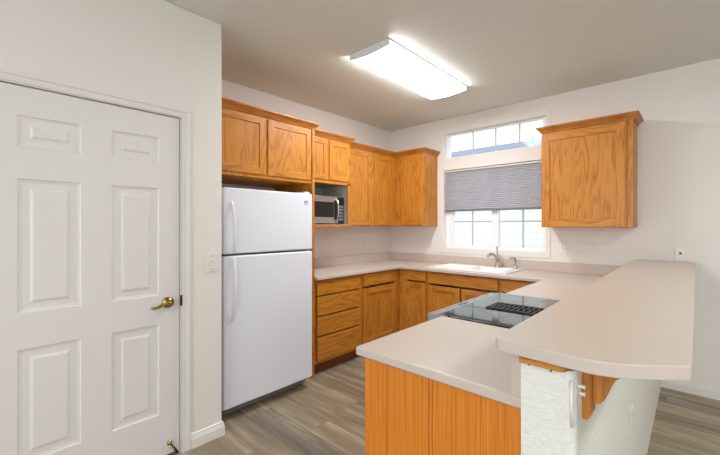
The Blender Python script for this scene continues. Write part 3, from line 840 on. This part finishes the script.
for k in range(nS):
    x = vx0+0.014+(vx1-vx0-0.028)*(k+0.5)/nS
    g.box(x-0.0065, vy0+0.012, 0.9187, x+0.0065, vy1-0.012, 0.925)
g.build('vent_grille', 'black_iron', rg)

# ------------------------------------------------------------------ sink, faucet, sprayer
def sink():
    t = thing('sink', 'white double bowl drop in sink below the window', 'sink', (1.385, -0.32, 0.74))
    g = MB(); bm = g.bm
    z1 = 0.928
    us = [SX0, SX0+0.045, 1.365, 1.405, SX1-0.078, SX1]; vs = [SY0, SY0+0.042, SY1-0.085, SY1]
    g.grid(us, vs, lambda i, j: not (i in (1, 3) and j == 1), 'z', CT1+.0004, z1)
    g.build('rim', 'sink', t, bevel=0.005, segs=3)
    for (x0, x1) in ((SX0+0.045, 1.365), (1.405, SX1-0.078)):
        y0, y1 = SY0+0.042, SY1-0.085
        g = MB(); bm = g.bm
        R = []
        for (ins, z) in ((0.0005, z1-0.003), (0.006, z1-0.03), (0.016, 0.80), (0.03, 0.765), (0.055, 0.755)):
            R.append([bm.verts.new(p) for p in ((x0+ins, y0+ins, z), (x1-ins, y0+ins, z), (x1-ins, y1-ins, z), (x0+ins, y1-ins, z))])
        for (ins, z) in ((0.05, 0.750), (0.012, 0.760), (0.006, 0.79), (-0.004, CT1-0.006), (0.0005, z1-0.004)):
            R.append([bm.verts.new(p) for p in ((x0+ins, y0+ins, z), (x1-ins, y0+ins, z), (x1-ins, y1-ins, z), (x0+ins, y1-ins, z))])
        for A, B in zip(R[:4], R[1:5]):
            for k in range(4): bm.faces.new((A[k], A[(k+1) % 4], B[(k+1) % 4], B[k]))
        bm.faces.new(R[4])
        bo = g.build('bowl', 'sink', t)
        MB().lathe(((x0+x1)/2, (y0+y1)/2, 0.7555), (0, 0, 1), [(0, 0.04), (0.004, 0.04), (0.005, 0.03), (0.002, 0.01)], 20).build('drain', 'steel', bo, smooth=True)
sink()
fx, fy, fz = 1.575, -0.128, 0.9285
ft = thing('faucet', 'brushed nickel single lever faucet behind the white sink', 'faucet', (fx, fy, fz))
MB().lathe((fx, fy, fz), (0, 0, 1), [(0, 0.030), (0.006, 0.030), (0.012, 0.024), (0.05, 0.021), (0.115, 0.021), (0.128, 0.019), (0.135, 0.010)], 20).build('faucet_body', 'nickel', ft, smooth=True)
MB().tube([(fx, fy-0.008, fz+0.07), (fx-0.008, fy-0.035, fz+0.115), (fx-0.018, fy-0.070, fz+0.145), (fx-0.032, fy-0.110, fz+0.152), (fx-0.042, fy-0.140, fz+0.138), (fx-0.046, fy-0.150, fz+0.118)], [0.016, 0.0145, 0.0135, 0.013, 0.0135, 0.014], 12).build('spout', 'nickel', ft, smooth=True)
MB().tube([(fx, fy, fz+0.130), (fx-0.004, fy+0.004, fz+0.165), (fx-0.014, fy+0.016, fz+0.225)], [0.011, 0.008, 0.0095], 10).build('lever', 'nickel', ft, smooth=True)
sx, sy = 1.765, -0.128
sp = thing('side_sprayer', 'small nickel side sprayer standing next to the faucet', 'sprayer', (sx, sy, fz))
MB().lathe((sx, sy, fz), (0, 0, 1), [(0, 0.024), (0.006, 0.024), (0.014, 0.015), (0.03, 0.013)], 18).build('sprayer_base', 'nickel', sp, smooth=True)
MB().tube([(sx, sy, fz+0.028), (sx, sy, fz+0.085), (sx-0.006, sy-0.008, fz+0.108), (sx-0.030, sy-0.030, fz+0.112), (sx-0.045, sy-0.042, fz+0.098)], [0.012, 0.013, 0.0135, 0.012, 0.011], 12).build('sprayer_head', 'nickel', sp, smooth=True)

# ------------------------------------------------------------------ wall plates
def plate(name, axis, face, a, z, kind, label, w=0.072, h_=0.116):
    """axis 'y': on the back wall looking to -y; 'x': looking to +x"""
    cat = {'switch': 'light switch', 'outlet': 'outlet', 'jack': 'wall plate'}[kind]
    base = (a, face, z-h_/2) if axis == 'y' else (face, a, z-h_/2)
    t = thing(name, label, cat, base)
    def bx(a0, z0, a1, z1, d0, d1, nm, mat, par, bev=0.0):
        g = MB()
        if axis == 'y': g.box(a0, face-d1, z0, a1, face-d0, z1)
        else: g.box(face+d0, a0, z0, face+d1, a1, z1)
        return g.build(nm, mat, par, bevel=bev)
    bx(a-w/2, z-h_/2, a+w/2, z+h_/2, 0.0003, 0.006, 'cover_plate', 'plate', t, 0.002)
    if kind == 'outlet':
        for dz in (-0.024, 0.024):
            s = bx(a-0.017, z+dz-0.014, a+0.017, z+dz+0.014, 0.0062, 0.008, 'socket', 'plate', t, 0.002)
            for da in (-0.007, 0.005): bx(a+da, z+dz-0.004, a+da+0.002, z+dz+0.006, 0.0081, 0.0084, 'slot', 'slot', s)
    elif kind == 'switch':
        bx(a-0.006, z-0.013, a+0.006, z+0.013, 0.0062, 0.009, 'toggle_frame', 'plate', t)
        bx(a-0.004, z-0.002, a+0.004, z+0.012, 0.0092, 0.020, 'toggle', 'plate', t, 0.001)
        for dz in (-0.042, 0.042): bx(a-0.003, z+dz-0.003, a+0.003, z+dz+0.003, 0.0062, 0.0072, 'screw', 'slot', t)
    else:
        bx(a-0.008, z-0.008, a+0.008, z+0.008, 0.0062, 0.009, 'jack', 'slot', t, 0.001)
    return t
plate('light_switch', 'x', 0.86, -2.976, 1.143, 'switch', 'white toggle light switch on the wall between door and refrigerator', 0.072, 0.116)
plate('wall_outlet', 'x', 0.0, -0.535, 1.145, 'outlet', 'white outlet on side wall below the corner wall cabinet')
plate('wall_outlet', 'y', 0.0, 0.655, 1.145, 'outlet', 'white outlet on back wall between the corner and the window')
plate('light_switch', 'y', 0.0, 2.178, 1.150, 'switch', 'white switch plate just beside the window casing below the lone cabinet')
plate('wall_outlet', 'y', 0.0, 2.345, 1.155, 'outlet', 'white outlet below the lone wall cabinet, farther from the window')
plate('cable_jack_plate', 'y', 0.0, 3.066, 1.150, 'jack', 'white cable jack plate on back wall above the breakfast bar end')
plate('wall_outlet', 'x', PX1, -2.02, 0.505, 'outlet', 'white outlet low on the outer face of the half wall')

# ------------------------------------------------------------------ ceiling fixture and vent
def belly(x0, x1, top, edge, sag):
    return [(x0, top), (x0, edge)] + [(x0+(x1-x0)*k/12, edge-sag*math.sin(math.pi*k/12)) for k in range(1, 12)] + [(x1, edge), (x1, top)]
def ceiling_fixture(LX0, LY0, label):
    LX1, LY1 = LX0+0.385, LY0+1.170
    lt = thing('ceiling_light', label, 'ceiling light', ((LX0+LX1)/2, (LY0+LY1)/2, CE))
    MB().box(LX0-0.006, LY0+0.001, CE-0.012, LX1+0.006, LY1-0.001, CE-0.0003).build('fixture_housing', 'fixture', lt)
    for y0, y1 in ((LY0-0.014, LY0), (LY1, LY1+0.014)):
        MB().prism(belly(LX0, LX1, CE-0.0003, CE-0.040, 0.014), 'y', y0, y1).build('end_cap', 'fixture', lt)
    MB().prism(belly(LX0+0.003, LX1-0.003, CE-0.0123, CE-0.038, 0.013), 'y', LY0+.0005, LY1-.0005).build('diffuser', 'diffuser', lt)
ceiling_fixture(1.175, -2.010, 'lit rectangular fluorescent fixture on the kitchen ceiling')
# unseen copies of the kitchen fixture, added as fill light
ceiling_fixture(4.45, -3.20, 'lit fluorescent fixture on the dining area ceiling beyond the half wall')
ceiling_fixture(3.30, -6.40, 'lit fluorescent fixture on the living room ceiling behind the camera')

vt = thing('ceiling_vent', 'small round vent cover on ceiling above the transom window', 'vent', (1.38, -0.20, CE))
MB().lathe((1.38, -0.20, CE-0.0003), (0, 0, -1), [(0, 0.075), (0.008, 0.073), (0.012, 0.060)], 28).build('vent_ring', 'fixture', vt)
MB().lathe((1.38, -0.20, CE-0.0125), (0, 0, -1), [(0, 0.052), (0.004, 0.048), (0.005, 0.02)], 24).build('vent_core', 'fixture', vt)
